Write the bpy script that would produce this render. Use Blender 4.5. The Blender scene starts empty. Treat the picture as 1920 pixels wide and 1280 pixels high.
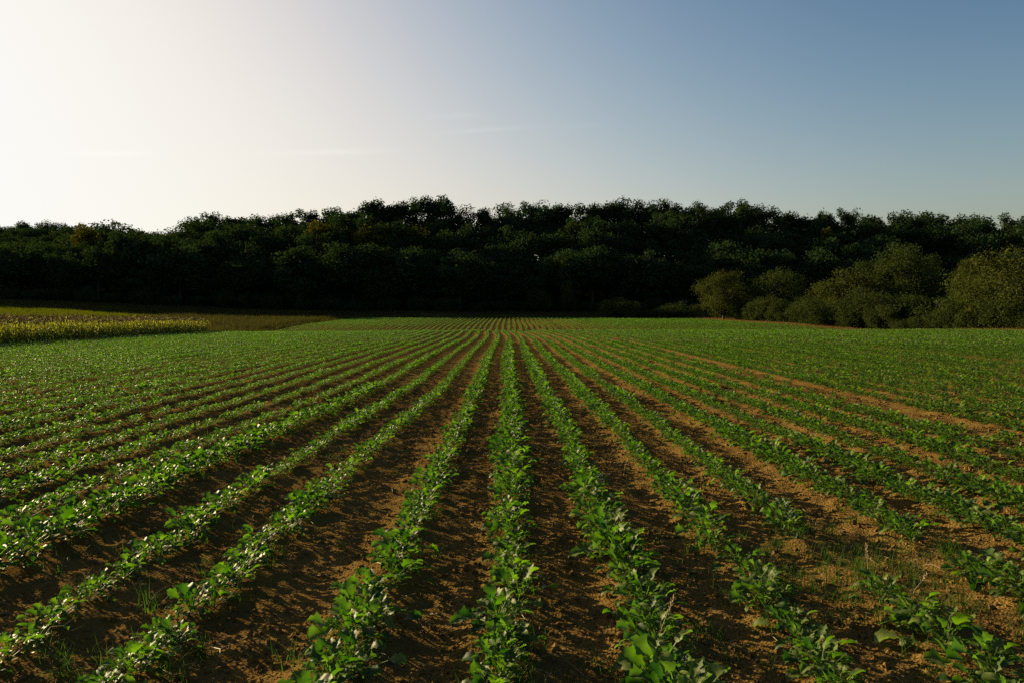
import bpy, math, random
import numpy as np
from mathutils import Vector, Matrix

# ------------------------------------------------------------------ camera, sky, sun, exposure
S = bpy.context.scene
COL = S.collection
R = math.radians
EYE = 1.77
cam = bpy.data.objects.new('camera', bpy.data.cameras.new('camera'))
COL.objects.link(cam)
cam.data.lens = 26.0
cam.data.sensor_width = 36.0
cam.location = (0, 0, EYE)
cam.rotation_euler = (R(90 - 2.15), 0, -0.0036)
cam.data.clip_start = 0.05
cam.data.clip_end = 6000
S.camera = cam

SUN_AZ, SUN_EL = 54.0, 14.3          # degrees left of the row direction, degrees above the horizon
world = bpy.data.worlds.new("World")
S.world = world
world.use_nodes = True
wt = world.node_tree
wn = wt.nodes
sky = wn.new('ShaderNodeTexSky')
sky.sky_type = 'NISHITA'
sky.sun_disc = False
sky.sun_elevation = R(SUN_EL)
sky.sun_rotation = R(-SUN_AZ)
sky.air_density = 1.0
sky.dust_density = 2.5
sky.ozone_density = 1.0
EXPOSURE = 1.4
bg = wn['Background']
bg.inputs[1].default_value = 0.15


def vmath(op, a, b):
    n = wn.new('ShaderNodeVectorMath'); n.operation = op
    for i, x in enumerate((a, b)):
        if isinstance(x, tuple): n.inputs[i].default_value = x
        else: wt.links.new(x, n.inputs[i])
    return n.outputs[0]


# the response of film: the sky's own contrast, with a soft shoulder towards white (the same for every direction and ray)
sc_ = wn.new('ShaderNodeSeparateXYZ'); wt.links.new(sky.outputs[0], sc_.inputs[0])
cc_ = wn.new('ShaderNodeCombineXYZ')
for i_, g_ in enumerate((2.5, 2.36, 2.2)):
    pw = wn.new('ShaderNodeMath'); pw.operation = 'POWER'; pw.inputs[1].default_value = g_
    wt.links.new(sc_.outputs[i_], pw.inputs[0]); wt.links.new(pw.outputs[0], cc_.inputs[i_])
u = vmath('MULTIPLY', cc_.outputs[0], (0.0720, 0.0640, 0.0645))
g_ = 0.97 / 2 ** EXPOSURE / 0.15
shoulder = vmath('MULTIPLY', vmath('DIVIDE', u, vmath('ADD', u, (1.0, 1.0, 1.0))), (g_, g_, g_))
# a few thin cirrus wisps low over the wood, broken up by streaky noise
tc = wn.new('ShaderNodeTexCoord')
sx = wn.new('ShaderNodeSeparateXYZ')
wt.links.new(tc.outputs['Generated'], sx.inputs[0])


def smath(op, a, b=None):
    n = wn.new('ShaderNodeMath'); n.operation = op
    for i, x in enumerate((a, b)):
        if x is None: continue
        if isinstance(x, (int, float)): n.inputs[i].default_value = x
        else: wt.links.new(x, n.inputs[i])
    return n.outputs[0]


gy = smath('MAXIMUM', sx.outputs[1], 0.02)
cu, cv = smath('DIVIDE', sx.outputs[0], gy), smath('DIVIDE', sx.outputs[2], gy)
wisps = None
for wu, wv, wl, wh, tilt, amt in ((-0.070, 0.264, 0.030, 0.0038, 0.05, 0.6), (-0.018, 0.2465, 0.060, 0.0032, 0.07, 0.8), (-0.235, 0.2160, 0.070, 0.0035, 0.03, 0.9),
                                  (0.097, 0.2505, 0.026, 0.003, 0.1, 0.5), (-0.53, 0.2135, 0.05, 0.003, 0.0, 0.5)):
    du = smath('SUBTRACT', cu, wu); dv = smath('SUBTRACT', smath('SUBTRACT', cv, wv), smath('MULTIPLY', du, tilt))
    q = smath('ADD', smath('POWER', smath('ABSOLUTE', smath('DIVIDE', du, wl)), 2.0), smath('POWER', smath('ABSOLUTE', smath('DIVIDE', dv, wh)), 2.0))
    w_ = smath('MULTIPLY', smath('EXPONENT', smath('MULTIPLY', q, -1.0)), amt)
    wisps = w_ if wisps is None else smath('ADD', wisps, w_)
cb = wn.new('ShaderNodeCombineXYZ')
wt.links.new(smath('MULTIPLY', cu, 26.0), cb.inputs[0]); wt.links.new(smath('MULTIPLY', cv, 260.0), cb.inputs[1])
cn = wn.new('ShaderNodeTexNoise'); cn.inputs['Scale'].default_value = 1.0; cn.inputs['Detail'].default_value = 4.0
wt.links.new(cb.outputs[0], cn.inputs['Vector'])
cloud = smath('MULTIPLY', wisps, smath('MULTIPLY', cn.outputs[0], 0.14))
cm = wn.new('ShaderNodeVectorMath')
cm.operation = 'SCALE'
wt.links.new(shoulder, cm.inputs[0])
wt.links.new(smath('ADD', cloud, 1.0), cm.inputs['Scale'])
wt.links.new(cm.outputs[0], bg.inputs[0])

sd = Vector((-math.sin(R(SUN_AZ)) * math.cos(R(SUN_EL)), math.cos(R(SUN_AZ)) * math.cos(R(SUN_EL)), math.sin(R(SUN_EL))))
sun = bpy.data.objects.new('sun', bpy.data.lights.new('sun', 'SUN'))
COL.objects.link(sun)
sun.data.energy = 5.0
sun.data.angle = R(0.5)
sun.data.color = (1.0, 0.77, 0.43)
sun.rotation_euler = sd.to_track_quat('Z', 'Y').to_euler()

S.view_settings.view_transform = 'Standard'
S.view_settings.look = 'None'
S.view_settings.gamma = 1.0
S.view_settings.use_curve_mapping = False
S.view_settings.exposure = EXPOSURE
S.render.engine = 'CYCLES'
S.cycles.max_bounces = 6
S.cycles.transparent_max_bounces = 8
S.cycles.use_denoising = False

rng = np.random.default_rng(7)
rnd = random.Random(7)


# ------------------------------------------------------------------ helpers
def ss(a, b, x):
    t = np.clip((np.asarray(x, float) - a) / (b - a), 0, 1)
    return t * t * (3 - 2 * t)


_LAT = np.random.default_rng(3).random((256, 256))


def vnoise(x, y):
    x = np.asarray(x, float); y = np.asarray(y, float)
    xi = np.floor(x).astype(int); yi = np.floor(y).astype(int)
    fx = x - xi; fy = y - yi
    fx = fx * fx * (3 - 2 * fx); fy = fy * fy * (3 - 2 * fy)
    a = _LAT[xi & 255, yi & 255]; b = _LAT[(xi + 1) & 255, yi & 255]
    c = _LAT[xi & 255, (yi + 1) & 255]; d = _LAT[(xi + 1) & 255, (yi + 1) & 255]
    return (a * (1 - fx) + b * fx) * (1 - fy) + (c * (1 - fx) + d * fx) * fy - 0.5


# height of the wooded hill above the field, along x
HILL_PX = np.array([-700, 0, 300, 345, 400, 700, 960, 1400, 1500, 1920, 2600], float)
HILL_H = np.array([5, 6, 6, 9, 12, 15.5, 15, 14.5, 12.5, 11.0, 9], float)


def H(x, y):
    x = np.asarray(x, float); y = np.asarray(y, float)
    z = -0.50 * np.exp(-((y - 87) / 10.0) ** 2)
    z = z + 0.80 * ss(84, 146, y) + 1.6 * ss(142, 172, y)
    px = x / 225.0 * 1387 + 960
    z = z + np.interp(px, HILL_PX, HILL_H) * ss(166, 226, y)
    z = z + ss(-36, -120, x) * 2.7 * ss(45, 135, y)
    z = z + 17.0 * ss(245, 340, y) * ss(-60, -150, x)
    z = z + 0.25 * vnoise(x / 23 + 9, y / 23 + 4) * ss(10, 40, y)
    return z


ROW = 0.75
FIELD_L, FIELD_END = -29.2, 143.0
SKIP = {9, 23}
# the drill lines are not quite even: sideways shift and vigour of the rows left and right of the middle
SHIFT = {-1: -0.03, -2: -0.27, -3: -0.26, -4: -0.42, -5: -0.36, -6: -0.24, -7: -0.16, -8: -0.10, -9: -0.05, 1: 0.0, 2: 0.02, 3: -0.03, 4: 0.06, 5: 0.02, 6: -0.03}
VIGOUR = {0: 1.17, -1: 0.97, -2: 0.85, -3: 0.82, -4: 1.1, -5: 0.8, -6: 0.88, -7: 1.0, -8: 0.9, 1: 1.04, 2: 0.97, 3: 1.0, 4: 1.04}


def shift_fade(y):
    return 1 - 0.85 * ss(7, 19, y)


def row_u(x, y):
    """row number (with fraction) at a place in the field"""
    q = np.asarray(x, float) - row_off(y); w = shift_fade(y)
    return np.interp(q, ROW_X, ROW_K) * w + q / ROW * (1 - w)


ROW_K = np.arange(-60, 90)
ROW_X = np.array([k * ROW + SHIFT.get(int(k), 0.0) for k in ROW_K])


def row_off(y):
    y = np.asarray(y, float)
    return -0.08 * np.exp(-np.maximum(y - 2, 0) / 4.0) - 0.50 * np.exp(-((y - 72) / 14.0) ** 2) + 0.05 * np.sin(y / 6.5)


def field_r(y):
    return np.interp(y, [-20, 50, 70, 102, 122, 143], [60, 53.5, 47.5, 39.3, 34.5, 33])


def ridge(x, y):
    """plant ridges and loose clods of the tilled soil"""
    u = row_u(x, y)
    f = 0.5 + 0.5 * np.cos(2 * np.pi * u)
    k = np.round(u)
    track = np.where((k == 9) | (k == 23), 0.0, 1.0)
    near = 1 - ss(14, 34, np.hypot(x, y))
    z = 0.045 * f ** 1.6 * track * (1 - ss(25, 60, np.abs(x)))
    z = z + near * (0.050 * vnoise(x * 3.1, y * 3.1) + 0.026 * vnoise(x * 8.3 + 40, y * 8.3) + 0.019 * vnoise(x * 19, y * 19 + 17))
    return z


def GZ(x, y):
    return H(x, y) + ridge(x, y)


def px_x(px, Y):
    return (px - 955.0) / 1387.0 * Y


def px_z(py, Y):
    return EYE + (588.0 - py) / 1387.0 * Y


def new_mesh(name, v, f, mats=(), midx=None, smooth=False, tint=None):
    me = bpy.data.meshes.new(name)
    v = np.asarray(v, np.float32)
    if isinstance(f, np.ndarray):
        n, k = f.shape
        me.vertices.add(len(v)); me.vertices.foreach_set('co', v.ravel())
        me.loops.add(n * k); me.loops.foreach_set('vertex_index', f.ravel().astype(np.int32))
        me.polygons.add(n); me.polygons.foreach_set('loop_start', np.arange(0, n * k, k, dtype=np.int32))
        me.update(calc_edges=True)
    else:
        me.from_pydata(v.tolist(), [], f); me.update()
    for m in mats:
        me.materials.append(m)
    if midx is not None:
        me.polygons.foreach_set('material_index', np.asarray(midx, np.int32))
    if smooth:
        me.polygons.foreach_set('use_smooth', np.ones(len(me.polygons), bool))
    if tint is not None:
        a = me.attributes.new('tint', 'FLOAT', 'POINT'); a.data.foreach_set('value', np.asarray(tint, np.float32))
    return me


def link(name, data, parent=None, loc=None):
    o = bpy.data.objects.new(name, data)
    COL.objects.link(o)
    if parent is not None:
        o.parent = parent
    if loc is not None:
        o.location = loc
    return o


def tag(o, label=None, cat=None, group=None, kind=None):
    if label: o['label'] = label
    if cat: o['category'] = cat
    if group: o['group'] = group
    if kind: o['kind'] = kind
    return o


class MB:
    """collects vertices and faces of one mesh"""
    def __init__(self): self.v = []; self.f = []; self.t = []; self.m = []; self.n = 0

    def add(self, v, f, tint=0.0, mat=0):
        self.v.append(np.asarray(v, float)); self.f += [tuple(i + self.n for i in q) for q in f]
        self.t += [tint] * len(v); self.m += [mat] * len(f); self.n += len(v)

    def tube(self, pts, rad, seg=6, tint=0.0, mat=0):
        pts = np.asarray(pts, float); vs = []; fs = []
        for i, p in enumerate(pts):
            d = pts[min(i + 1, len(pts) - 1)] - pts[max(i - 1, 0)]
            d = d / (np.linalg.norm(d) + 1e-9)
            a = np.cross(d, (0.31, 0.9, 0.17)); a /= np.linalg.norm(a) + 1e-9
            b = np.cross(d, a)
            for s in range(seg):
                t = 2 * math.pi * s / seg
                vs.append(p + rad[i] * (math.cos(t) * a + math.sin(t) * b))
        for i in range(len(pts) - 1):
            for s in range(seg):
                fs.append((i * seg + s, i * seg + (s + 1) % seg, (i + 1) * seg + (s + 1) % seg, (i + 1) * seg + s))
        self.add(vs, fs, tint, mat)

    def build(self, name, mats, smooth=False):
        return new_mesh(name, np.concatenate(self.v), self.f, mats, self.m, smooth, self.t)


WORDS = ['zeroth', 'first', 'second', 'third', 'fourth', 'fifth', 'sixth', 'seventh', 'eighth', 'ninth', 'tenth', 'eleventh', 'twelfth',
         'thirteenth', 'fourteenth', 'fifteenth', 'sixteenth', 'seventeenth', 'eighteenth', 'nineteenth']
TENS = ['', '', 'twent', 'thirt', 'fort', 'fift', 'sixt', 'sevent', 'eight', 'ninet']


def nth(n):
    if n < 20: return WORDS[n]
    h = ''
    if n >= 100:
        h = 'hundred-' if n < 200 else 'two-hundred-'
        n = n % 100
        if n == 0: return h[:-1] + 'th'
        if n < 20: return h + WORDS[n]
    return h + (TENS[n // 10] + 'ieth' if n % 10 == 0 else TENS[n // 10] + 'y-' + WORDS[n % 10])


# ------------------------------------------------------------------ materials
def base_mat(name):
    m = bpy.data.materials.new(name); m.use_nodes = True
    return m, m.node_tree, m.node_tree.nodes['Principled BSDF'], m.node_tree.nodes['Material Output']


def leaf_mat(name, dark, light, trans, mix=0.4, rough=0.45, spec=0.4, noise=0.0):
    """leaf: glossy coloured front with light coming through from behind; colours differ from leaf to leaf"""
    m, t, p, out = base_mat(name)
    oi = t.nodes.new('ShaderNodeObjectInfo')
    at = t.nodes.new('ShaderNodeAttribute'); at.attribute_name = 'tint'
    ad = t.nodes.new('ShaderNodeMath'); ad.operation = 'ADD'
    t.links.new(oi.outputs['Random'], ad.inputs[0]); t.links.new(at.outputs['Fac'], ad.inputs[1])
    fr = t.nodes.new('ShaderNodeMath'); fr.operation = 'FRACT'
    t.links.new(ad.outputs[0], fr.inputs[0])
    fac = fr.outputs[0]
    if noise:
        g = t.nodes.new('ShaderNodeNewGeometry')
        nz = t.nodes.new('ShaderNodeTexNoise'); nz.inputs['Scale'].default_value = noise; nz.inputs['Detail'].default_value = 2
        t.links.new(g.outputs['Position'], nz.inputs['Vector'])
        mm = t.nodes.new('ShaderNodeMix'); mm.data_type = 'FLOAT'; mm.inputs[0].default_value = 0.5
        t.links.new(fac, mm.inputs[2]); t.links.new(nz.outputs[0], mm.inputs[3]); fac = mm.outputs[0]
    mx = t.nodes.new('ShaderNodeMix'); mx.data_type = 'RGBA'
    mx.inputs[6].default_value = (*dark, 1); mx.inputs[7].default_value = (*light, 1)
    t.links.new(fac, mx.inputs[0])
    t.links.new(mx.outputs[2], p.inputs['Base Color'])
    p.inputs['Roughness'].default_value = rough
    p.inputs['Specular IOR Level'].default_value = spec
    tr = t.nodes.new('ShaderNodeBsdfTranslucent')
    mt = t.nodes.new('ShaderNodeMix'); mt.data_type = 'RGBA'; mt.blend_type = 'MULTIPLY'; mt.inputs[0].default_value = 1.0
    mt.inputs[7].default_value = (*trans, 1)
    t.links.new(mx.outputs[2], mt.inputs[6]); t.links.new(mt.outputs[2], tr.inputs[0])
    ms = t.nodes.new('ShaderNodeMixShader'); ms.inputs[0].default_value = mix
    t.links.new(p.outputs[0], ms.inputs[1]); t.links.new(tr.outputs[0], ms.inputs[2]); t.links.new(ms.outputs[0], out.inputs[0])
    return m


def soil_mat(name, c1, c2, c3, scale=1.0, bump=0.012):
    m, t, p, out = base_mat(name)
    g = t.nodes.new('ShaderNodeNewGeometry')
    n1 = t.nodes.new('ShaderNodeTexNoise'); n1.inputs['Scale'].default_value = 2.2 * scale; n1.inputs['Detail'].default_value = 7; n1.inputs['Roughness'].default_value = 0.65
    n2 = t.nodes.new('ShaderNodeTexNoise'); n2.inputs['Scale'].default_value = 38 * scale; n2.inputs['Detail'].default_value = 6; n2.inputs['Roughness'].default_value = 0.7
    n3 = t.nodes.new('ShaderNodeTexVoronoi'); n3.inputs['Scale'].default_value = 55 * scale
    for n in (n1, n2, n3): t.links.new(g.outputs['Position'], n.inputs['Vector'])
    r = t.nodes.new('ShaderNodeValToRGB')
    r.color_ramp.elements[0].position = 0.3; r.color_ramp.elements[0].color = (*c1, 1)
    r.color_ramp.elements[1].position = 0.7; r.color_ramp.elements[1].color = (*c3, 1)
    e = r.color_ramp.elements.new(0.5); e.color = (*c2, 1)
    mx = t.nodes.new('ShaderNodeMix'); mx.data_type = 'FLOAT'; mx.inputs[0].default_value = 0.45
    t.links.new(n1.outputs[0], mx.inputs[2]); t.links.new(n2.outputs[0], mx.inputs[3])
    t.links.new(mx.outputs[0], r.inputs[0]); t.links.new(r.outputs[0], p.inputs['Base Color'])
    ad = t.nodes.new('ShaderNodeMath'); ad.operation = 'ADD'
    t.links.new(n2.outputs[0], ad.inputs[0]); t.links.new(n3.outputs[0], ad.inputs[1])
    b = t.nodes.new('ShaderNodeBump'); b.inputs['Strength'].default_value = 0.9; b.inputs['Distance'].default_value = bump
    t.links.new(ad.outputs[0], b.inputs['Height']); t.links.new(b.outputs[0], p.inputs['Normal'])
    p.inputs['Roughness'].default_value = 1.0; p.inputs['Specular IOR Level'].default_value = 0.0
    return m


def plain_mat(name, c, rough=0.8, spec=0.2):
    m, t, p, out = base_mat(name)
    g = t.nodes.new('ShaderNodeNewGeometry')
    n = t.nodes.new('ShaderNodeTexNoise'); n.inputs['Scale'].default_value = 9; n.inputs['Detail'].default_value = 5
    t.links.new(g.outputs['Position'], n.inputs['Vector'])
    mx = t.nodes.new('ShaderNodeMix'); mx.data_type = 'RGBA'
    mx.inputs[6].default_value = (*[k * 0.65 for k in c], 1); mx.inputs[7].default_value = (*[k * 1.35 for k in c], 1)
    t.links.new(n.outputs[0], mx.inputs[0]); t.links.new(mx.outputs[2], p.inputs['Base Color'])
    p.inputs['Roughness'].default_value = rough; p.inputs['Specular IOR Level'].default_value = spec
    return m


M_SOIL = soil_mat('tilled_soil', (0.076, 0.047, 0.014), (0.126, 0.079, 0.023), (0.185, 0.118, 0.036))
M_CLOD = soil_mat('soil_clod', (0.080, 0.050, 0.015), (0.132, 0.083, 0.025), (0.195, 0.126, 0.039), bump=0.006)
M_GRASSGROUND = soil_mat('grass_ground', (0.03, 0.032, 0.012), (0.045, 0.045, 0.016), (0.065, 0.055, 0.02), scale=0.3, bump=0.05)
M_LEAF = leaf_mat('crop_leaf', (0.022, 0.055, 0.007), (0.115, 0.155, 0.026), (1.2, 2.0, 0.22), 0.42, 0.56, 0.26)
M_STEM = leaf_mat('crop_stem', (0.06, 0.11, 0.03), (0.08, 0.13, 0.04), (1, 1.2, 0.6), 0.2, 0.5, 0.3)
M_WEED = leaf_mat('weed_blade', (0.028, 0.062, 0.012), (0.055, 0.088, 0.016), (1.2, 1.5, 0.4), 0.45, 0.7, 0.1)
M_STRAW = plain_mat('dry_straw', (0.26, 0.19, 0.09), 0.6, 0.3)
M_BARK = plain_mat('bark', (0.03, 0.024, 0.018))
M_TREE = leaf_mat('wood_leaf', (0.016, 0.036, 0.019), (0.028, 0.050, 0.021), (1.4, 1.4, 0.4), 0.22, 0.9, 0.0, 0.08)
M_TREE_Y = leaf_mat('yellowing_leaf', (0.045, 0.050, 0.010), (0.085, 0.078, 0.013), (1.2, 1.2, 0.4), 0.3, 0.9, 0.0, 0.08)
M_BUSH = leaf_mat('hedge_leaf', (0.020, 0.034, 0.009), (0.040, 0.056, 0.013), (1.2, 1.2, 0.5), 0.3, 0.85, 0.04, 0.3)
M_BUSH_Y = leaf_mat('hedge_leaf_gold', (0.028, 0.040, 0.009), (0.060, 0.068, 0.015), (1.2, 1.2, 0.5), 0.3, 0.85, 0.04, 0.3)
M_MAIZE_G = leaf_mat('maize_green', (0.06, 0.10, 0.014), (0.10, 0.13, 0.018), (1.2, 1.4, 0.5), 0.45, 0.5, 0.3)
M_MAIZE_Y = leaf_mat('maize_yellow', (0.19, 0.23, 0.03), (0.34, 0.32, 0.05), (1.2, 1.2, 0.4), 0.45, 0.5, 0.3)
M_TASSEL = plain_mat('maize_tassel', (0.17, 0.115, 0.03))
M_GRASS = leaf_mat('meadow_grass', (0.030, 0.033, 0.014), (0.058, 0.053, 0.023), (1.2, 1.2, 0.5), 0.4, 0.9, 0.0)
M_GRASS_G = leaf_mat('fresh_grass', (0.062, 0.075, 0.010), (0.105, 0.110, 0.015), (1.2, 1.3, 0.3), 0.4, 0.9, 0.0)
M_GRASS_DRY = leaf_mat('dry_grass', (0.12, 0.075, 0.025), (0.2, 0.12, 0.04), (1.1, 1.0, 0.6), 0.35, 0.6, 0.2)


# ------------------------------------------------------------------ the ground
def spaced(edges):
    """coordinates from (start, step at start), ... growing steps"""
    out = [edges[0][0]]
    for (a, sa), (b, sb) in zip(edges, edges[1:]):
        x = a
        while True:
            t = min(max((x - a) / (b - a), 0), 1)
            x += sa * (sb / sa) ** t
            if x > b - 0.4 * sb: break
            out.append(x)
        out.append(b)
    return np.array(out)


xs_r = spaced([(0, 0.032), (5.5, 0.035), (12, 0.11), (34, 0.7), (60, 3), (400, 40), (1400, 200)])
xs_l = -spaced([(0, 0.032), (5.5, 0.035), (12, 0.11), (29.2, 0.6), (60, 3), (400, 40), (1400, 200)])[1:][::-1]
xs = np.concatenate([xs_l, xs_r])
ys = np.concatenate([[-400, -150, -60, -25, -10, -4, -1], spaced([(0, 0.6), (2.6, 0.032), (9, 0.04), (18, 0.12), (60, 0.8), (143, 1.5), (240, 4), (420, 25), (1500, 200)])])
GX, GY = np.meshgrid(xs, ys)
inside = (GX > FIELD_L - 0.01) & (GX < field_r(GY) + 0.5) & (GY < FIELD_END + 0.01) & (GY > -11)
zz = H(GX, GY) + np.where(inside, ridge(GX, GY), 0.12 * vnoise(GX / 1.7, GY / 1.7) * (GY < 400))
V = np.stack([GX, GY, zz], -1).reshape(-1, 3)
ny, nx = GX.shape
ii = np.arange(ny * nx).reshape(ny, nx)
F = np.stack([ii[:-1, :-1], ii[:-1, 1:], ii[1:, 1:], ii[1:, :-1]], -1).reshape(-1, 4)
cx = V[F].mean(1)
fin = (cx[:, 0] > FIELD_L) & (cx[:, 0] < field_r(cx[:, 1])) & (cx[:, 1] < FIELD_END) & (cx[:, 1] > -10)


def sub_mesh(name, faces, mat):
    u, inv = np.unique(faces, return_inverse=True)
    return new_mesh(name, V[u], inv.reshape(-1, 4), [mat], smooth=True)


tag(link('field_soil', sub_mesh('field_soil', F[fin], M_SOIL)), 'brown tilled soil of the crop field', kind='structure')
tag(link('grassland', sub_mesh('grassland', F[~fin], M_GRASSGROUND)), 'grassy ground round the field and under the wood', kind='structure')


# ------------------------------------------------------------------ scatter by geometry nodes (only for what nobody counts)
def proto_collection(name, meshes):
    c = bpy.data.collections.new(name)
    for i, me in enumerate(meshes):
        c.objects.link(bpy.data.objects.new(f'{name}_{i:02d}', me))
    return c


def scatter(name, label, P, rot, scl, idx, coll):
    me = bpy.data.meshes.new(name)
    n = len(P)
    me.vertices.add(n); me.vertices.foreach_set('co', np.asarray(P, np.float32).ravel())
    for nm, ty, dat, key in (('rot', 'FLOAT_VECTOR', rot, 'vector'), ('scl', 'FLOAT_VECTOR', scl, 'vector'), ('idx', 'INT', idx, 'value')):
        a = me.attributes.new(nm, ty, 'POINT')
        a.data.foreach_set(key, np.asarray(dat, np.int32 if ty == 'INT' else np.float32).ravel())
    o = tag(link(name, me), label, kind='stuff')
    ng = bpy.data.node_groups.new(name, 'GeometryNodeTree')
    ng.interface.new_socket('Geometry', in_out='INPUT', socket_type='NodeSocketGeometry')
    ng.interface.new_socket('Geometry', in_out='OUTPUT', socket_type='NodeSocketGeometry')
    N = ng.nodes; L = ng.links
    gi = N.new('NodeGroupInput'); go = N.new('NodeGroupOutput')
    ip = N.new('GeometryNodeInstanceOnPoints'); ip.inputs['Pick Instance'].default_value = True
    ci = N.new('GeometryNodeCollectionInfo')
    ci.inputs['Collection'].default_value = coll; ci.inputs['Separate Children'].default_value = True; ci.inputs['Reset Children'].default_value = True

    def named(nm, ty):
        a = N.new('GeometryNodeInputNamedAttribute'); a.data_type = ty; a.inputs['Name'].default_value = nm
        return a.outputs['Attribute']
    L.new(gi.outputs[0], ip.inputs['Points']); L.new(ci.outputs[0], ip.inputs['Instance'])
    L.new(named('idx', 'INT'), ip.inputs['Instance Index'])
    L.new(named('rot', 'FLOAT_VECTOR'), ip.inputs['Rotation']); L.new(named('scl', 'FLOAT_VECTOR'), ip.inputs['Scale'])
    L.new(ip.outputs[0], go.inputs[0])
    md = o.modifiers.new('scatter', 'NODES'); md.node_group = ng
    return o


# ------------------------------------------------------------------ crop plants
def leaf_arrays(r, L, W, stalk, nu=6, nv=4):
    """petiole and lobed, folded, drooping blade along +x"""
    rise = r.uniform(0.15, 0.5); droop = r.uniform(0.25, 1.0); fold = r.uniform(0.1, 0.5); wav = r.uniform(0.06, 0.16)
    twist = r.uniform(-0.9, 0.9)
    v = []; f = []
    # spine
    def spine(s):                       # s in metres from the stem
        if s < stalk: return np.array([s, 0, rise * s])
        q = s - stalk
        return np.array([stalk + q * (1 - 0.12 * droop * q / L), 0, rise * stalk + rise * 0.8 * q - droop * 0.75 * q * q / L])
    pts = []
    for i in range(nu + 1):
        u = i / nu
        c = spine(stalk + u * L)
        w = W * 0.5 * (math.sin(math.pi * min(1, 0.07 + 0.93 * u) ** 0.8) ** 0.62 if u < 0.999 else 0.12)
        lob = [1 + (0.16 if (i + q) % 2 else -0.26) + r.uniform(-0.16, 0.14) for q in (0, r.randint(0, 1))]
        for j in range(nv + 1):
            t = -1 + 2 * j / nv
            e = abs(t) ** 1.5
            ww = w * (1 + (lob[0 if t < 0 else 1] - 1) * e)
            y = t * ww
            z = abs(t) * ww * fold + (r.uniform(-1, 1) * wav * L if abs(t) > 0.9 else r.uniform(-0.3, 0.3) * wav * L)
            x = e * ww * 0.25
            a = twist * u
            pts.append(c + np.array([x, y * math.cos(a) - z * math.sin(a) * 0.5, z * math.cos(a) + y * math.sin(a)]))
    v = pts
    for i in range(nu):
        for j in range(nv):
            a = i * (nv + 1) + j
            f.append((a, a + nv + 1, a + nv + 2, a + 1))
    n0 = len(v)
    for s in (0, stalk * 0.5, stalk * 1.05):
        c = spine(s); h = 0.0022
        v += [c + (0, -h, 0), c + (0, h, 0)]
    f += [(n0, n0 + 2, n0 + 3, n0 + 1), (n0 + 2, n0 + 4, n0 + 5, n0 + 3)]
    return np.array(v), f


NLEAF = 14
leafdat = []; leaf_mesh = []; leaflow = []
for i in range(NLEAF):
    r = random.Random(100 + i)
    L = r.uniform(0.046, 0.090); W = L * r.uniform(0.62, 0.9); st = r.uniform(0.045, 0.115)
    v, f = leaf_arrays(r, L, W, st)
    leafdat.append((v, f))
    leaf_mesh.append(new_mesh('crop_leaf', v, f, [M_LEAF], smooth=True))
    r = random.Random(100 + i); r.uniform(0, 1); r.uniform(0, 1); r.uniform(0, 1)
    leaflow.append(leaf_arrays(random.Random(300 + i), L, W, st, 3, 2))

plants = []          # each: stem height, lean, [(leaf, height, azimuth, pitch, scale)]
for i in range(12):
    r = random.Random(500 + i)
    h = r.uniform(0.045, 0.085); n = r.randint(27, 34); lv = []
    for k in range(n):
        t = k / (n - 1)
        lv.append((r.randrange(NLEAF), h * (0.10 + 0.9 * t ** 0.8), k * 2.4 + r.uniform(-0.4, 0.4),
                   r.uniform(-0.35, 0.5) + 0.6 * t, r.uniform(0.75, 1.25) * (1.12 - 0.45 * t)))
    lean = (r.uniform(-0.03, 0.03), r.uniform(-0.03, 0.03))
    plants.append((h, lean, lv))


def leaf_matrix(h, lean, lf):
    k, z, az, pitch, s = lf
    t = z / h
    return Matrix.Translation((lean[0] * t, lean[1] * t, z)) @ Matrix.Rotation(az, 4, 'Z') @ Matrix.Rotation(-pitch, 4, 'Y') @ Matrix.Diagonal((s, s, s, 1))


def stem_mesh(h, lean):
    b = MB(); b.tube([(0, 0, -0.03), (lean[0] * 0.5, lean[1] * 0.5, h * 0.5), (lean[0], lean[1], h)], [0.006, 0.005, 0.003], 5)
    return b.build('crop_stem', [M_STEM], True)


stem_meshes = [stem_mesh(h, l) for h, l, _ in plants]


def joined(h, lean, lv, dat, b, off=(0, 0, 0), rz=0.0, sc=1.0, tz=0.0):
    M0 = Matrix.Translation(off) @ Matrix.Rotation(rz, 4, 'Z') @ Matrix.Diagonal((sc, sc, sc, 1))
    for j, lf in enumerate(lv):
        M = np.array(M0 @ leaf_matrix(h, lean, lf))
        v, f = dat[lf[0]]
        b.add(v @ M[:3, :3].T + M[:3, 3], f, (0.377 * j + tz) % 1.0)


mid_meshes = []
for h, lean, lv in plants:
    b = MB(); joined(h, lean, lv, leafdat, b); b.tube([(0, 0, -0.03), (lean[0], lean[1], h)], [0.006, 0.003], 4)
    mid_meshes.append(b.build('crop_plant_whole', [M_LEAF], True))
CH = 1.0             # a metre of a far row
far_meshes = []
for i in range(12):
    r = random.Random(900 + i); b = MB()
    for k in range(5):
        p = plants[r.randrange(12)]
        lv = [(a, z, az, pi, s * 1.35) for a, z, az, pi, s in p[2][::2]]
        joined(p[0], p[1], lv, leaflow, b, (r.uniform(-0.05, 0.05), (k - 2) * 0.2 + r.uniform(-0.05, 0.05), 0), r.uniform(0, 6.28), r.uniform(0.85, 1.2), r.random())
    far_meshes.append(b.build('crop_row_metre', [M_LEAF], True))
crop_coll = proto_collection('crop', mid_meshes + far_meshes)

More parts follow.
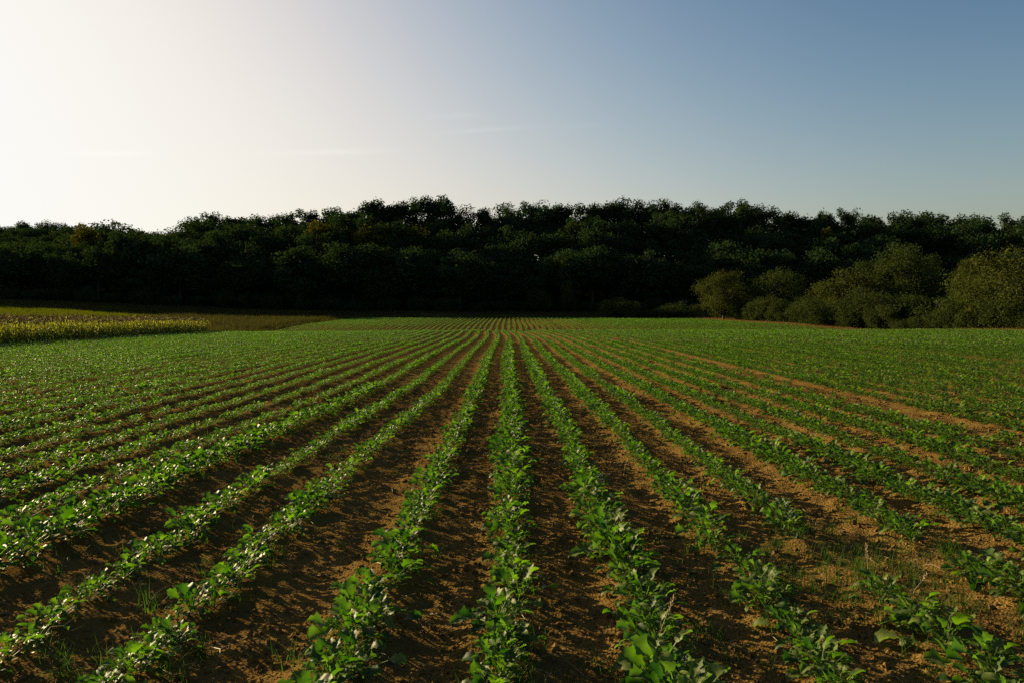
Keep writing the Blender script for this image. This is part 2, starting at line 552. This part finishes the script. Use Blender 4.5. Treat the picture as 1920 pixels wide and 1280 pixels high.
singles = []; SP = []; SR = []; SS = []; SI = []
MIDD = 42.0
for k in range(-38, 80):
    y = 1.2 + rng.random() * 0.2
    while y < FIELD_END - 0.4:
        x = k * ROW + SHIFT.get(k, 0.0) * float(shift_fade(y)) + float(row_off(y))
        if x > field_r(y) - 0.8 or x < FIELD_L + 0.3: y += 0.5; continue
        if k in SKIP and (rng.random() < 0.72 + 0.5 * (y < 6) - 0.4 * (y > 30) if k == 9 else rng.random() < (0.55 if y < 70 else 0.15)): y += 0.2 if y < 42 else 1.0; continue
        d = math.hypot(x, y); ang = math.degrees(math.atan2(x, y))
        if abs(ang) > 50: y += 0.3; continue
        if d < MIDD:
            g = float(vnoise(k * 3.7 + 50, y * 0.33) + 0.5 * vnoise(k * 5.1, y * 1.4))
            sc = 1.06 - 0.2 * float(ss(5, 16, d)) + 0.55 * g + rng.normal() * 0.1
            sc *= VIGOUR.get(k, 1.0) * (1 - 0.20 * float(ss(-1.5, -5, x)) * float(ss(7, 12, d)))
            # the weedy, thin patch at the right of the foreground
            thin = math.exp(-(((x - 2.35) / 0.9) ** 2 + ((y - 4.9) / 0.9) ** 2)) + math.exp(-(((x + 4.15) / 0.25) ** 2 + ((y - 7.4) / 0.5) ** 2)) + 0.6 * math.exp(-(((x + 1.0) / 0.4) ** 2 + ((y - 9.6) / 0.5) ** 2))
            if sc > 0.42 and rng.random() > 0.85 * thin + 0.03:
                sc = min(max(sc, 0.6), 1.45)
                xx = x + rng.normal() * 0.03; yy = y + rng.normal() * 0.03
                i = int(rng.integers(12)); rz = rng.random() * 6.283
                rec = (xx, yy, float(GZ(xx, yy)) - 0.008, i, rz, sc, k)
                if y > 3.0 and abs(ang) < 36 and d < 14: singles.append((d, rec))
                else:
                    SP.append(rec[:3]); SR.append((rng.normal() * 0.06, rng.normal() * 0.06, rz)); SS.append((sc, sc, sc)); SI.append(i)
            y += 0.178 + rng.normal() * 0.02
        else:
            g = float(vnoise(k * 3.7 + 50, y * 0.2))
            sc = 0.64 + 0.25 * g + 0.3 * ss(0, 20, x)
            if rng.random() > 0.015:
                SP.append((x + rng.normal() * 0.02, y, float(H(x, y)) + 0.02)); SR.append((0, 0, math.pi * int(rng.integers(2)) + rng.normal() * 0.03))
                SS.append((sc * 0.88, 1.05, sc)); SI.append(12 + int(rng.integers(12)))
            y += CH
singles.sort(key=lambda t: t[0])
for d, rec in singles[300:]:
    SP.append(rec[:3]); SR.append((rng.normal() * 0.06, rng.normal() * 0.06, rec[4])); SS.append((rec[5],) * 3); SI.append(rec[3])
near300 = [rec for d, rec in singles[:300]]
scatter('crop_rows', 'green crop plants in long rows running to the wood', SP, SR, SS, SI, crop_coll)

proto_plants = {}
byrow = {}
for rec in near300: byrow.setdefault(rec[6], []).append(rec)
for k in sorted(byrow):
    for j, (x, y, z, i, rz, sc, _) in enumerate(sorted(byrow[k], key=lambda q: q[1])):
        root = bpy.data.objects.new('crop_plant', None); COL.objects.link(root)
        root.empty_display_size = 0.1
        root.location = (x, y, z); root.rotation_euler = (rnd.gauss(0, 0.07), rnd.gauss(0, 0.07), rz); root.scale = (sc,) * 3
        look = 'tall' if sc > 1.3 else 'small' if sc < 0.9 else 'leafy'
        where = 'middle row' if k == 0 else f'{nth(abs(k))} row {"left" if k < 0 else "right"} of the middle'
        tag(root, f'{look} crop plant, {nth(j + 1)} from the near end of the {where}', 'crop plant', 'crop plants at the near end of the rows')
        if i not in proto_plants:
            h, lean, lv = plants[i]; ch = []
            st = link('stem', stem_meshes[i], root); ch.append(st)
            for lf in lv:
                o = link('leaf', leaf_mesh[lf[0]], root); o.matrix_basis = leaf_matrix(h, lean, lf); ch.append(o)
            proto_plants[i] = ch
        else:
            for c in proto_plants[i]:
                o = c.copy(); COL.objects.link(o); o.parent = root


# ------------------------------------------------------------------ clods, straw and weeds on the soil
def lump(seed):
    r = np.random.default_rng(seed)
    me = bpy.data.meshes.new('clod')
    import bmesh
    bm = bmesh.new(); bmesh.ops.create_icosphere(bm, subdivisions=1, radius=1)
    for v in bm.verts:
        v.co *= float(r.uniform(0.65, 1.25))
    for v in bm.verts: v.co.z *= 0.75
    bm.to_mesh(me); bm.free(); me.materials.append(M_CLOD)
    return me


def soil_points(n, d0, d1, pw=1.0, amax=38):
    d = d0 + (d1 - d0) * rng.random(n) ** pw
    a = np.radians(rng.uniform(-amax, amax, n))
    x = d * np.sin(a); y = d * np.cos(a)
    return x, y


x, y = soil_points(75000, 3.0, 19.0, 0.95)
keep = vnoise(x * 1.3 + 5, y * 1.3) + 0.35 * rng.random(len(x)) > -0.12
x, y = x[keep], y[keep]
s = 0.004 * (1 - rng.random(len(x))) ** -0.45
s = np.clip(s, 0, 0.022) * (1 + 0.035 * np.hypot(x, y))
P = np.stack([x, y, GZ(x, y) + s * 0.15], -1)
scatter('soil_clods', 'loose clods and crumbs of brown soil between the rows', P, rng.uniform(0, 6.28, (len(x), 3)),
        np.stack([s * rng.uniform(0.8, 1.4, len(x)), s, s * rng.uniform(0.7, 1.1, len(x))], -1), rng.integers(0, 6, len(x)), proto_collection('clod', [lump(i) for i in range(6)]))


def blade_tuft(seed, n, hgt, spread, mat, wid=0.004, bend=0.6):
    r = random.Random(seed); b = MB()
    for k in range(n):
        a = r.uniform(0, 6.28); h = hgt * r.uniform(0.45, 1.1); bd = bend * r.uniform(0.2, 1.3)
        ox, oy = r.gauss(0, spread), r.gauss(0, spread)
        dx, dy = math.cos(a), math.sin(a); vs = []
        for i in range(4):
            t = i / 3; q = h * bd * t * t; z = h * t * (1 - 0.35 * bd * t)
            w = wid * (1 - t * 0.92)
            vs += [(ox + dx * q - dy * w, oy + dy * q + dx * w, z), (ox + dx * q + dy * w, oy + dy * q - dx * w, z)]
        b.add(vs, [(2 * i, 2 * i + 1, 2 * i + 3, 2 * i + 2) for i in range(3)], r.random())
    return b.build('tuft', [mat])


# weeds
n = 2600
x, y = soil_points(n, 3.0, 24.0, 0.9)
u = row_u(x, y); fr = np.abs(u - np.round(u)) * ROW
thin = np.exp(-(((x - 2.2) / 1.3) ** 2 + ((y - 4.9) / 1.2) ** 2)) + 0.5 * np.exp(-(((x + 2.2) / 0.7) ** 2 + ((y - 5.0) / 1.6) ** 2))
keep = (rng.random(n) < 0.10 + 0.5 * np.exp(-(fr / 0.12) ** 2) + thin) & (vnoise(x * 0.7 + 3, y * 0.7 + 8) + 0.8 * thin > -0.08)
x, y = x[keep], y[keep]
ex = np.random.default_rng(5)
x2 = np.concatenate([ex.normal(2.25, 0.55, 120), ex.normal(-1.95, 0.2, 30), ex.normal(0.78, 0.14, 36), ex.normal(-0.85, 0.12, 24), ex.normal(-0.05, 0.12, 24)])
y2 = np.concatenate([ex.normal(4.9, 0.6, 120), ex.normal(3.65, 0.3, 30), ex.normal(3.65, 0.25, 36), ex.normal(3.55, 0.2, 24), ex.normal(3.5, 0.2, 24)])
x = np.concatenate([x, x2]); y = np.concatenate([y, y2])
s = rng.uniform(0.5, 1.3, len(x))
scatter('weed_grass', 'thin grassy weeds sprouting among the crop rows', np.stack([x, y, GZ(x, y) - 0.005], -1),
        np.stack([0 * x, 0 * x, rng.uniform(0, 6.28, len(x))], -1), np.stack([s, s, s], -1), rng.integers(0, 5, len(x)),
        proto_collection('weed', [blade_tuft(40 + i, 10 + 2 * i, 0.17, 0.03, M_WEED, 0.0024, 0.9) for i in range(5)]))


def straw(seed):
    r = random.Random(seed); b = MB()
    p = [np.array([-0.5, 0, 0.0]), np.array([-0.1, r.uniform(-0.06, 0.06), r.uniform(0.0, 0.12)]), np.array([0.5, r.uniform(-0.1, 0.1), r.uniform(0, 0.2)])]
    b.tube(p, [0.014, 0.016, 0.009], 4)
    return b.build('straw', [M_STRAW])


x, y = soil_points(700, 3.1, 11.0, 0.9)
s = rng.uniform(0.03, 0.15, len(x))
scatter('straw_litter', 'bits of dry straw lying on the soil', np.stack([x, y, GZ(x, y) + 0.012], -1),
        np.stack([0 * x, rng.normal(0, 0.2, len(x)), rng.uniform(0, 6.28, len(x))], -1), np.stack([s, s, s], -1), rng.integers(0, 4, len(x)), proto_collection('straw', [straw(i) for i in range(4)]))


def stalk(px0, py0, px1, py1, label, head=True):
    """a dry grass stalk standing where the photograph shows one"""
    Y = EYE * 1387.0 / (py0 - 588.0); X = px_x(px0, Y); z = float(GZ(X, Y))
    h = (py0 - py1) / 1387.0 * Y * 1.03; dx = (px1 - px0) / 1387.0 * Y
    root = tag(link('grass_stalk', None, None, (X, Y, z)), label, 'dry stalk', 'dry grass stalks in the foreground')
    b = MB(); b.tube([(0, 0, -0.02), (dx * 0.4, 0.01, h * 0.5), (dx, 0.02, h)], [0.0022, 0.0018, 0.001], 5)
    link('stem', b.build('stalk', [M_STRAW], True), root)
    if head:
        b = MB()
        for i in range(12):
            t = 0.72 + 0.28 * i / 11; a = i * 2.4
            c = np.array((dx * t, 0.02 * t, h * t)); d = np.array((math.cos(a) * 0.012 + dx * 0.05, math.sin(a) * 0.012, 0.022))
            b.tube([c, c + d * 0.6, c + d], [0.0008, 0.0024, 0.0005], 4)
        link('seed_head', b.build('seed_head', [M_STRAW], True), root)


stalk(1232, 1258, 1268, 1152, 'tall leaning dry grass stalk rising from the weedy plants of the first row right')
stalk(1437, 1098, 1458, 1052, 'short dry stalk leaning right beside the yellow mound in the weedy gap')
stalk(1640, 1128, 1636, 1048, 'thin upright dry stalk among the grass right of the weedy gap')
stalk(1714, 1150, 1752, 1098, 'dry stalk leaning right between the broad-leaved plants on the right')
stalk(1893, 1092, 1890, 1062, 'short upright dry stalk at the right edge of the crop')
stalk(1170, 895, 1180, 862, 'small dry stalk beside the first row right of the middle', False)

# a forked dry twig on the soil at the bottom left
Y = EYE * 1387 / (1240 - 588.0); X = px_x(405, Y)
tw = tag(link('twig', None, None, (X, Y, float(GZ(X, Y)) + 0.02)), 'forked pale twig lying on the dark soil', 'twig')
b = MB(); b.tube([(-0.07, 0.05, 0.0), (0.0, 0.0, 0.012), (0.02, -0.06, 0.0)], [0.003, 0.004, 0.003], 5); link('stem', b.build('twig', [M_STRAW], True), tw)
b = MB(); b.tube([(0.0, 0.0, 0.012), (0.05, 0.03, 0.03)], [0.003, 0.0015], 5); link('side_shoot', b.build('twig', [M_STRAW], True), tw)


# ------------------------------------------------------------------ maize field on the left
def maize_parts(seed):
    r = random.Random(seed)
    st = MB(); lf = MB(); ta = MB()
    h = r.uniform(1.05, 1.3); lx, ly = r.uniform(-0.06, 0.06), r.uniform(-0.06, 0.06)
    st.tube([(0, 0, -0.05), (lx * 0.4, ly * 0.4, h * 0.5), (lx, ly, h)], [0.014, 0.011, 0.006], 5, 0.3)
    a0 = r.uniform(0, 6.28)
    for k in range(9):
        t = 0.12 + 0.84 * k / 8; z = h * t; a = a0 + math.pi * k + r.uniform(-0.5, 0.5); L = r.uniform(0.42, 0.62) * (1 - 0.35 * abs(t - 0.5))
        dx, dy = math.cos(a), math.sin(a); vs = []; up = r.uniform(0.6, 1.1); dr = r.uniform(0.9, 1.6)
        for i in range(6):
            q = i / 5; ra = L * q * (0.75 - 0.1 * q); zz_ = z + L * (up * q - dr * q * q); w = 0.036 * (math.sin(math.pi * (0.12 + 0.86 * q)) ** 0.7)
            cx_, cy_ = lx * t + dx * ra, ly * t + dy * ra
            vs += [(cx_ - dy * w, cy_ + dx * w, zz_ + 0.01), (cx_, cy_, zz_ - 0.006), (cx_ + dy * w, cy_ - dx * w, zz_ + 0.01)]
        fs = []
        for i in range(5):
            o = 3 * i; fs += [(o, o + 1, o + 4, o + 3), (o + 1, o + 2, o + 5, o + 4)]
        lf.add(vs, fs, r.random(), 1 if k > 3 or r.random() < 0.3 else 0)
    for k in range(7):
        a = k * 0.9 + r.uniform(-0.3, 0.3); q = 0.0 if k == 0 else r.uniform(0.05, 0.11)
        c = np.array((lx, ly, h)); ta.tube([c - (0, 0, 0.02), c + (math.cos(a) * q * 0.5, math.sin(a) * q * 0.5, 0.13), c + (math.cos(a) * q, math.sin(a) * q, 0.2)], [0.006, 0.009, 0.004], 4)
    return st, lf, ta


maize_m = []; maize_whole = []
for i in range(6):
    st, lf, ta = maize_parts(60 + i)
    maize_m.append((st.build('maize_stalk', [M_MAIZE_G], True), lf.build('maize_leaves', [M_MAIZE_G, M_MAIZE_Y], True), ta.build('maize_tassel', [M_TASSEL], True)))
    w = MB()
    for b, mo in ((st, 0), (lf, 0), (ta, 2)):
        n0 = w.n; w.v += b.v; w.f += [tuple(q + n0 for q in f) for f in b.f]; w.t += b.t; w.m += [m + mo for m in b.m]; w.n += b.n
    maize_whole.append(w.build('maize_whole', [M_MAIZE_G, M_MAIZE_Y, M_TASSEL], True))

MX = -30.0
SP = []; SR = []; SS = []; SI = []
rows_m = [[], []]
for k in range(0, 95):
    x0 = MX - 0.72 * k
    y = 28.0 + rng.random() * 0.2
    ymax = 74.5 + 0.35 * k + rng.normal() * 0.4
    while y < ymax:
        xx = x0 + rng.normal() * 0.05
        if xx / y > -0.80:
            vis = xx / y > -0.70
            s = 0.98 + 0.14 * float(vnoise(xx * 0.5, y * 0.5)) + rng.normal() * 0.07
            rec = (xx, y, float(H(xx, y)), int(rng.integers(6)), rng.random() * 6.283, s)
            if k < 2 and vis: rows_m[k].append(rec)
            else: SP.append(rec[:3]); SR.append((0, 0, rec[4])); SS.append((s, s, s)); SI.append(rec[3])
        y += (0.2 if k < 8 else 0.26) + rng.normal() * 0.02
protos = {}
for k in range(2):
    rows_m[k].sort(key=lambda q: -q[1])
    for q in rows_m[k][149:]:
        SP.append(q[:3]); SR.append((0, 0, q[4])); SS.append((q[5],) * 3); SI.append(q[3])
    for j, (x, y, z, i, rz, s) in enumerate(rows_m[k][:149]):
        root = tag(link('maize_plant', None, None, (x, y, z)), f'yellowing maize plant, {nth(j + 1)} from the far end of the {"front" if k == 0 else "second"} maize row', 'maize plant', 'maize plants along the field edge')
        root.rotation_euler = (rnd.gauss(0, 0.04), rnd.gauss(0, 0.04), rz); root.scale = (s,) * 3
        if i not in protos:
            protos[i] = [link('stalk', maize_m[i][0], root), link('foliage', maize_m[i][1], root), link('tassel', maize_m[i][2], root)]
        else:
            for c in protos[i]:
                o = c.copy(); COL.objects.link(o); o.parent = root
scatter('maize_field', 'yellowing maize standing behind its front rows', SP, SR, SS, SI, proto_collection('maize', maize_whole))


# ------------------------------------------------------------------ grass round the field
def grass_scatter(name, label, x, y, s, mat, seed, hgt=0.5, nb=14, wid=0.02, spread=0.16):
    scatter(name, label, np.stack([x, y, H(x, y) - 0.02], -1), np.stack([0 * x, 0 * x, rng.uniform(0, 6.28, len(x))], -1), np.stack([s, s, s], -1),
            rng.integers(0, 4, len(x)), proto_collection(name + '_tuft', [blade_tuft(seed + i, nb, hgt, spread, mat, wid) for i in range(4)]))


n = 26000
x = rng.uniform(-130, 60, n); y = rng.uniform(143, 172, n)
x = np.concatenate([x, rng.uniform(-62, -29.3, 11000)]); y = np.concatenate([y, rng.uniform(75, 145, 11000)])
keep = (vnoise(x * 0.13, y * 0.13) + 0.5 * vnoise(x * 0.5, y * 0.5) > -0.3) & ~((x < -33) & (y < 76 + 0.5 * (-32 - x)))
x, y = x[keep], y[keep]
grass_scatter('rough_grass', 'rough brownish grass between the crop and the wood', x, y, rng.uniform(0.6, 1.3, len(x)) * np.where((x < -31) & (y < 140), 1.5, 1.0), M_GRASS, 70)
x = rng.uniform(-150, -40, 34000); y = rng.uniform(105, 165, 34000)
keep = y > 100 + 0.28 * (-32 - x); x, y = x[keep], y[keep]
grass_scatter('meadow_grass', 'sunlit yellow green meadow grass beyond the maize', x, y, rng.uniform(0.5, 0.9, len(x)), M_GRASS_G, 80, 0.4)
t = rng.random(9000); y = 55 + 85 * t; x = field_r(y) + 6.0 * rng.random(len(y)) ** 2
grass_scatter('dry_grass', 'dry orange grass along the foot of the hedge', x, y, rng.uniform(0.4, 1.0, len(x)), M_GRASS_DRY, 90, 0.45)


# ------------------------------------------------------------------ trees
def tree_meshes(seed, h, width, base, nclump, nleaf, size, lm, squash=1.0, sparse=0.0, trunk=True, bottom=1.0, cr=(0.10, 0.20)):
    """trunk with limbs, and a crown of many small leaf sprays gathered in clumps"""
    r = np.random.default_rng(seed)
    tb = MB()
    bend = r.normal(0, 0.03, 2) * h
    def axis(t): return np.array([bend[0] * t * t, bend[1] * t * t, h * t])
    tb.tube([axis(t) for t in (-0.03, 0.02, 0.2, 0.45, 0.7, 0.9)], [0.030 * h, 0.024 * h, 0.018 * h, 0.014 * h, 0.008 * h, 0.003 * h], 8)
    cz = (base + 1.0) / 2 * h; rz_ = (1.0 - base) / 2 * h; rx = width / 2
    C = []; CR = []
    for k in range(nclump):
        d = r.normal(size=3); d /= np.linalg.norm(d)
        if d[2] < -0.2: d[2] *= bottom
        q = r.uniform(0.45, 0.86)
        # a crown a little fuller below its middle
        c = np.array([d[0] * rx * q * r.uniform(0.8, 1.12), d[1] * rx * q * r.uniform(0.8, 1.12), cz + d[2] * rz_ * q]) + axis(0.5) * (1, 1, 0)
        C.append(c); CR.append(width * r.uniform(*cr) * (1 - 0.35 * sparse))
        z0 = max(0.12 * h, c[2] - 0.45 * math.hypot(c[0], c[1]) - 0.1 * h); a = axis(min(0.85, z0 / h))
        m = (a + c) / 2 + r.normal(0, 0.03, 3) * h
        tb.tube([a, m, c], [0.008 * h, 0.005 * h, 0.0015 * h], 5)
    C = np.array(C); CR = np.array(CR)
    w = CR ** 2; w /= w.sum()
    ci = r.choice(nclump, nleaf, p=w)
    d = r.normal(size=(nleaf, 3)); d /= np.linalg.norm(d, axis=1)[:, None]
    rad = CR[ci] * np.clip(r.normal(0.8, 0.22, nleaf), 0.1, 1.25)
    p = C[ci] + d * rad[:, None] * np.array([1, 1, 0.85 * squash])
    # twig ends poking past the clumps
    ex = r.random(nleaf) < 0.03
    p[ex] += d[ex] * (CR[ci][ex] * 0.25)[:, None] + np.array([0, 0, 0.015 * h]) * r.random(ex.sum())[:, None]
    p[:, 2] = np.maximum(p[:, 2], 0.02 * h)
    nrm = d + 0.9 * r.normal(size=(nleaf, 3)); nrm[:, 2] += 0.35; nrm /= np.linalg.norm(nrm, axis=1)[:, None]
    t = np.cross(nrm, r.normal(size=(nleaf, 3))); t /= np.linalg.norm(t, axis=1)[:, None] + 1e-9
    bt = np.cross(nrm, t)
    s = size * r.uniform(0.55, 1.35, nleaf); s2 = s * r.uniform(0.45, 0.8, nleaf)
    q = np.stack([p - t * s[:, None] * 0.5, p + bt * s2[:, None] * 0.5 + nrm * (0.12 * s)[:, None], p + t * s[:, None] * 0.5, p - bt * s2[:, None] * 0.5 + nrm * (0.12 * s)[:, None]], 1)
    f = np.arange(nleaf * 4).reshape(-1, 4)
    tint = np.repeat(r.random(nclump)[ci] * 0.55 + r.random(nleaf) * 0.45, 4)
    crown = new_mesh('crown', q.reshape(-1, 3), f, [lm], tint=tint)
    return tb.build('trunk', [M_BARK], True), crown


# unit height 1 trees, scaled to place
WOOD = [tree_meshes(1000 + i, 16.0, (10.5, 12.0, 9.0, 11.0)[i % 4], (0.12, 0.2, 0.08, 0.25)[i % 4], 46 + 4 * (i % 3), 4600, 0.62, M_TREE) for i in range(8)]
SKYL = [tree_meshes(1100 + i, 16.0, (9.0, 8.0, 10.0)[i % 3], (0.2, 0.15)[i % 2], 44 + 4 * (i % 3), 4800, 0.5, M_TREE, sparse=0.2) for i in range(7)]
BARE = tree_meshes(1190, 16.0, 6.5, 0.45, 16, 420, 0.45, M_TREE, sparse=0.7)
BUSH = [tree_meshes(1200 + i, 8.0, (8.5, 9.5, 7.5, 8.0)[i % 4], 0.0, 95, 15000, 0.19, M_BUSH, cr=(0.05, 0.15)) for i in range(5)]
LOWB = [tree_meshes(1300 + i, 3.0, 5.5, 0.0, 60, 6500, 0.15, M_BUSH, cr=(0.05, 0.15)) for i in range(3)]


def place_tree(kind, name, x, y, top, width, label, cat, group=None, mat=None, rz=None, refh=16.0, refw=10.5):
    z = float(H(x, y)) - 0.15
    hh = max(top - z, 1.0)
    root = tag(link(name, None, None, (x, y, z)), label, cat, group)
    root.rotation_euler = (0, 0, rnd.uniform(0, 6.28) if rz is None else rz)
    root.scale = (width / refw, width / refw, hh / refh)
    if cat == 'bush': root.scale = (width / refw * 1.2, width / refw * 1.2, hh / refh)
    link('trunk', kind[0], root)
    c = link('crown', kind[1], root)
    if mat:
        c.material_slots[0].link = 'OBJECT'; c.material_slots[0].material = mat
    return root


SKY_PX = np.array([-300, 0, 60, 110, 150, 185, 205, 230, 250, 300, 315, 330, 345, 370, 400, 450, 500, 545, 620, 660, 700, 730, 740, 770, 800, 830, 845, 870, 930, 1000, 1060, 1090,
                   1115, 1160, 1220, 1280, 1300, 1350, 1390, 1440, 1490, 1550, 1600, 1640, 1700, 1760, 1870, 1920, 2300], float)
SKY_PY = np.array([425, 440, 438, 430, 424, 412, 425, 410, 420, 428, 440, 426, 417, 400, 394, 403, 399, 393, 392, 383, 376, 366, 371, 370, 363, 366, 377, 381, 383, 377, 377, 384,
                   371, 371, 373, 380, 376, 382, 374, 383, 398, 385, 391, 396, 393, 400, 402, 401, 408], float)

# the skyline trees, left to right
px = -230.0; j = 0; jl = 0
while px < 2200:
    Y = 225 + rnd.uniform(-6, 6)
    inview = -25 < px < 1945
    top = px_z(np.interp(px, SKY_PX, SKY_PY) + rnd.uniform(-2.0, 5.0), Y)
    wd = rnd.uniform(8.5, 13.5)
    if inview:
        j += 1; lab = f'dark tree on the crest of the wood, {nth(j)} along the skyline counted from the left'
    else: lab = 'dark skyline tree of the wood just beyond the side of the view'
    place_tree(SKYL[rnd.randrange(7)], 'skyline_tree', px_x(px, Y), Y, top, wd, lab, 'tree', 'trees along the skyline of the wood', refw=9.0)
    px += rnd.uniform(17, 30) if inview else 70
Y = 224
place_tree(BARE, 'thin_tree', px_x(366, Y), Y, px_z(397, Y), 6.0, 'thin half-bare tree standing out on the skyline right of the notch', 'tree', refw=6.5)
place_tree(BARE, 'thin_tree', px_x(226, Y), Y, px_z(407, Y), 6.0, 'thin twiggy tree sticking up from the treeline left of the notch', 'tree', refw=6.5, rz=2.0)

# the shaded tiers of the wood below the crest
tiers = [(168, 'lowest', 12.5, 52, 24), (177, 'second', 13.5, 52, 34), (188, 'third', 14.5, 50, 40), (200, 'fourth', 15, 50, 40), (212, 'fifth', 15, 48, 40)]
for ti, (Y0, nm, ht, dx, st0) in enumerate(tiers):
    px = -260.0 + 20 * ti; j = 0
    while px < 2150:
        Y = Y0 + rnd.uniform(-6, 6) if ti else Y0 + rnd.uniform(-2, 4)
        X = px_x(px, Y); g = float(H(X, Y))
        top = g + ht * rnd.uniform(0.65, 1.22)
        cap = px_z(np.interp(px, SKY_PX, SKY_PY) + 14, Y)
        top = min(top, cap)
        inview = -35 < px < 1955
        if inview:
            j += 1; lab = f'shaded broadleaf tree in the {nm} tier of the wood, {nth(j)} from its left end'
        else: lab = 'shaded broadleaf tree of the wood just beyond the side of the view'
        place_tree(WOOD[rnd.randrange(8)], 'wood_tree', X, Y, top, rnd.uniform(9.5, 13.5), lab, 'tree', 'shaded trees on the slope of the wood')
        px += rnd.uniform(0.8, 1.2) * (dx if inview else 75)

# the far wooded hill at the left
j = 0
for row, (Y0, dz) in enumerate(((330, 0), (312, 9))):
    px = -60.0 + 12 * row
    while px < 185:
        Y = Y0 + rnd.uniform(-5, 5); X = px_x(px, Y)
        top = px_z(np.interp(px, [-60, 0, 60, 110, 160, 200], [420, 418, 415, 414, 422, 432]) + dz + rnd.uniform(0, 4), Y)
        j += 1
        place_tree(WOOD[rnd.randrange(8)], 'hill_tree', X, Y, top, rnd.uniform(9, 12), f'distant dull green tree on the far hill, {nth(j)} from the left edge', 'tree', 'trees of the far hill')
        px += rnd.uniform(20, 30)

# paler and yellowing trees one can tell apart in the wood
for pxx, Y, top, wpx, lab in ((712, 196, 418, 95, 'yellowing broad tree high in the wood, left one of the pair above the middle rows'),
                              (772, 197, 426, 110, 'yellowing broad tree high in the wood, right one of the pair above the middle rows'),
                              (1072, 200, 420, 68, 'small golden tree top showing alone in the dark wood right of the middle'),
                              (1553, 196, 424, 46, 'small yellowish tree top in the wood above the big hedge bushes'),
                              (168, 190, 420, 66, 'sunlit olive tree standing in front of the far hill'),
                              (285, 178, 462, 80, 'olive rounded tree at the wood edge below the notch in the treeline'),
                              (605, 198, 415, 90, 'olive rounded tree at the upper left of the wood')):
    place_tree(WOOD[rnd.randrange(8)], 'yellowing_tree', px_x(pxx, Y), Y, px_z(top, Y), wpx / 1387 * Y, lab, 'tree', None, M_TREE_Y)

# low growth along the front of the wood
px = -80.0; j = 0
while px < 1350:
    Y = 165 + rnd.uniform(-1.5, 1.5); j += 1
    X = px_x(px, Y)
    place_tree(LOWB[rnd.randrange(3)], 'edge_shrub', X, Y, float(H(X, Y)) + rnd.uniform(2.2, 4.5), rnd.uniform(5, 8.5), f'dark low shrub at the foot of the wood, {nth(j)} from the left', 'shrub', 'shrubs along the foot of the wood', M_TREE, refh=3.0, refw=5.5)
    px += rnd.uniform(34, 60)

# the hedge bushes on the right
for kind, pxx, wpx, top, Y, mat, lab in (
        (BUSH[0], 1357, 96, 505, 124, M_BUSH_Y, 'rounded golden green bush at the far left end of the big hedge'),
        (BUSH[1], 1452, 104, 500, 123, None, 'ragged bush with twiggy top just right of the rounded hedge-end bush'),
        (LOWB[0], 1508, 70, 566, 110, None, 'low bush filling the gap between the two pairs of hedge bushes'),
        (BUSH[2], 1592, 150, 500, 106, M_BUSH_Y, 'broad sunlit bush in the middle of the hedge, left of the tallest one'),
        (BUSH[3], 1694, 146, 452, 108, None, 'tallest hedge bush, dull green with a loose pointed top'),
        (BUSH[4], 1652, 150, 535, 95, None, 'medium green bush in front of the tallest hedge bush'),
        (LOWB[1], 1755, 170, 552, 88, M_BUSH, 'wide low bush right of the tallest hedge bush'),
        (BUSH[0], 1822, 74, 478, 140, M_BUSH_Y, 'pale rounded bush standing alone in the shade behind the hedge'),
        (BUSH[1], 1905, 170, 456, 77, M_BUSH_Y, 'large golden green bush at the right edge of the view'),
        (LOWB[2], 1822, 110, 548, 80, M_BUSH, 'low brownish bush left of the large right edge bush'),
        (BUSH[2], 2030, 200, 470, 72, None, 'hedge bush just beyond the right edge of the view'),
        (BUSH[4], 1537, 90, 542, 112, None, 'narrow dim bush wedged between the ragged bush and the broad sunlit one'),
        (BUSH[0], 1640, 104, 484, 112, None, 'loose green bush directly left of and behind the tallest hedge bush'),
        (BUSH[2], 1742, 80, 474, 113, None, 'dim bush tucked against the right side of the tallest hedge bush'),
        (BUSH[3], 1795, 96, 548, 91, None, 'small round bush in the dip of the hedge between its two high parts'),
        (BUSH[1], 1852, 104, 506, 84, M_BUSH_Y, 'golden bush forming the left shoulder of the large right edge bush'),
        (LOWB[0], 1158, 74, 559, 144.5, M_BUSH_Y, 'small lit bush at the field end, first left of the low hedge'),
        (LOWB[1], 1218, 60, 579, 145, None, 'lowest dark bush between the two small bushes at the field end'),
        (LOWB[2], 1275, 84, 566, 142, M_BUSH, 'small bush at the field end beside the rounded hedge bush'),
        (BUSH[3], 1012, 52, 540, 162, M_BUSH, 'dim rounded bush at the foot of the wood beyond the row ends'),
        (BUSH[4], 1062, 24, 524, 163, M_BUSH_Y, 'slim pale bush at the foot of the wood beyond the row ends')):
    low = kind in LOWB
    place_tree(kind, 'hedge_bush', px_x(pxx, Y), Y, px_z(top, Y), wpx / 1387 * Y, lab, 'bush', 'bushes of the hedge and the field end', mat, refh=3.0 if low else 8.0, refw=5.5 if low else 8.5)

# low growth that closes the hedge behind its big bushes
for j in range(24):
    t = j / 23; Y = 123 - 56 * t + rnd.uniform(-1.5, 1.5)
    X = float(field_r(Y)) + 3.2 + rnd.uniform(-0.8, 0.8)
    place_tree(LOWB[rnd.randrange(3)], 'hedge_shrub', X, Y, float(H(X, Y)) + rnd.uniform(1.8, 4.3), rnd.uniform(4.0, 6.5), f'low olive shrub closing the foot of the hedge, {nth(j + 1)} from its far end', 'shrub', 'low shrubs of the hedge', M_BUSH, refh=3.0, refw=5.5)
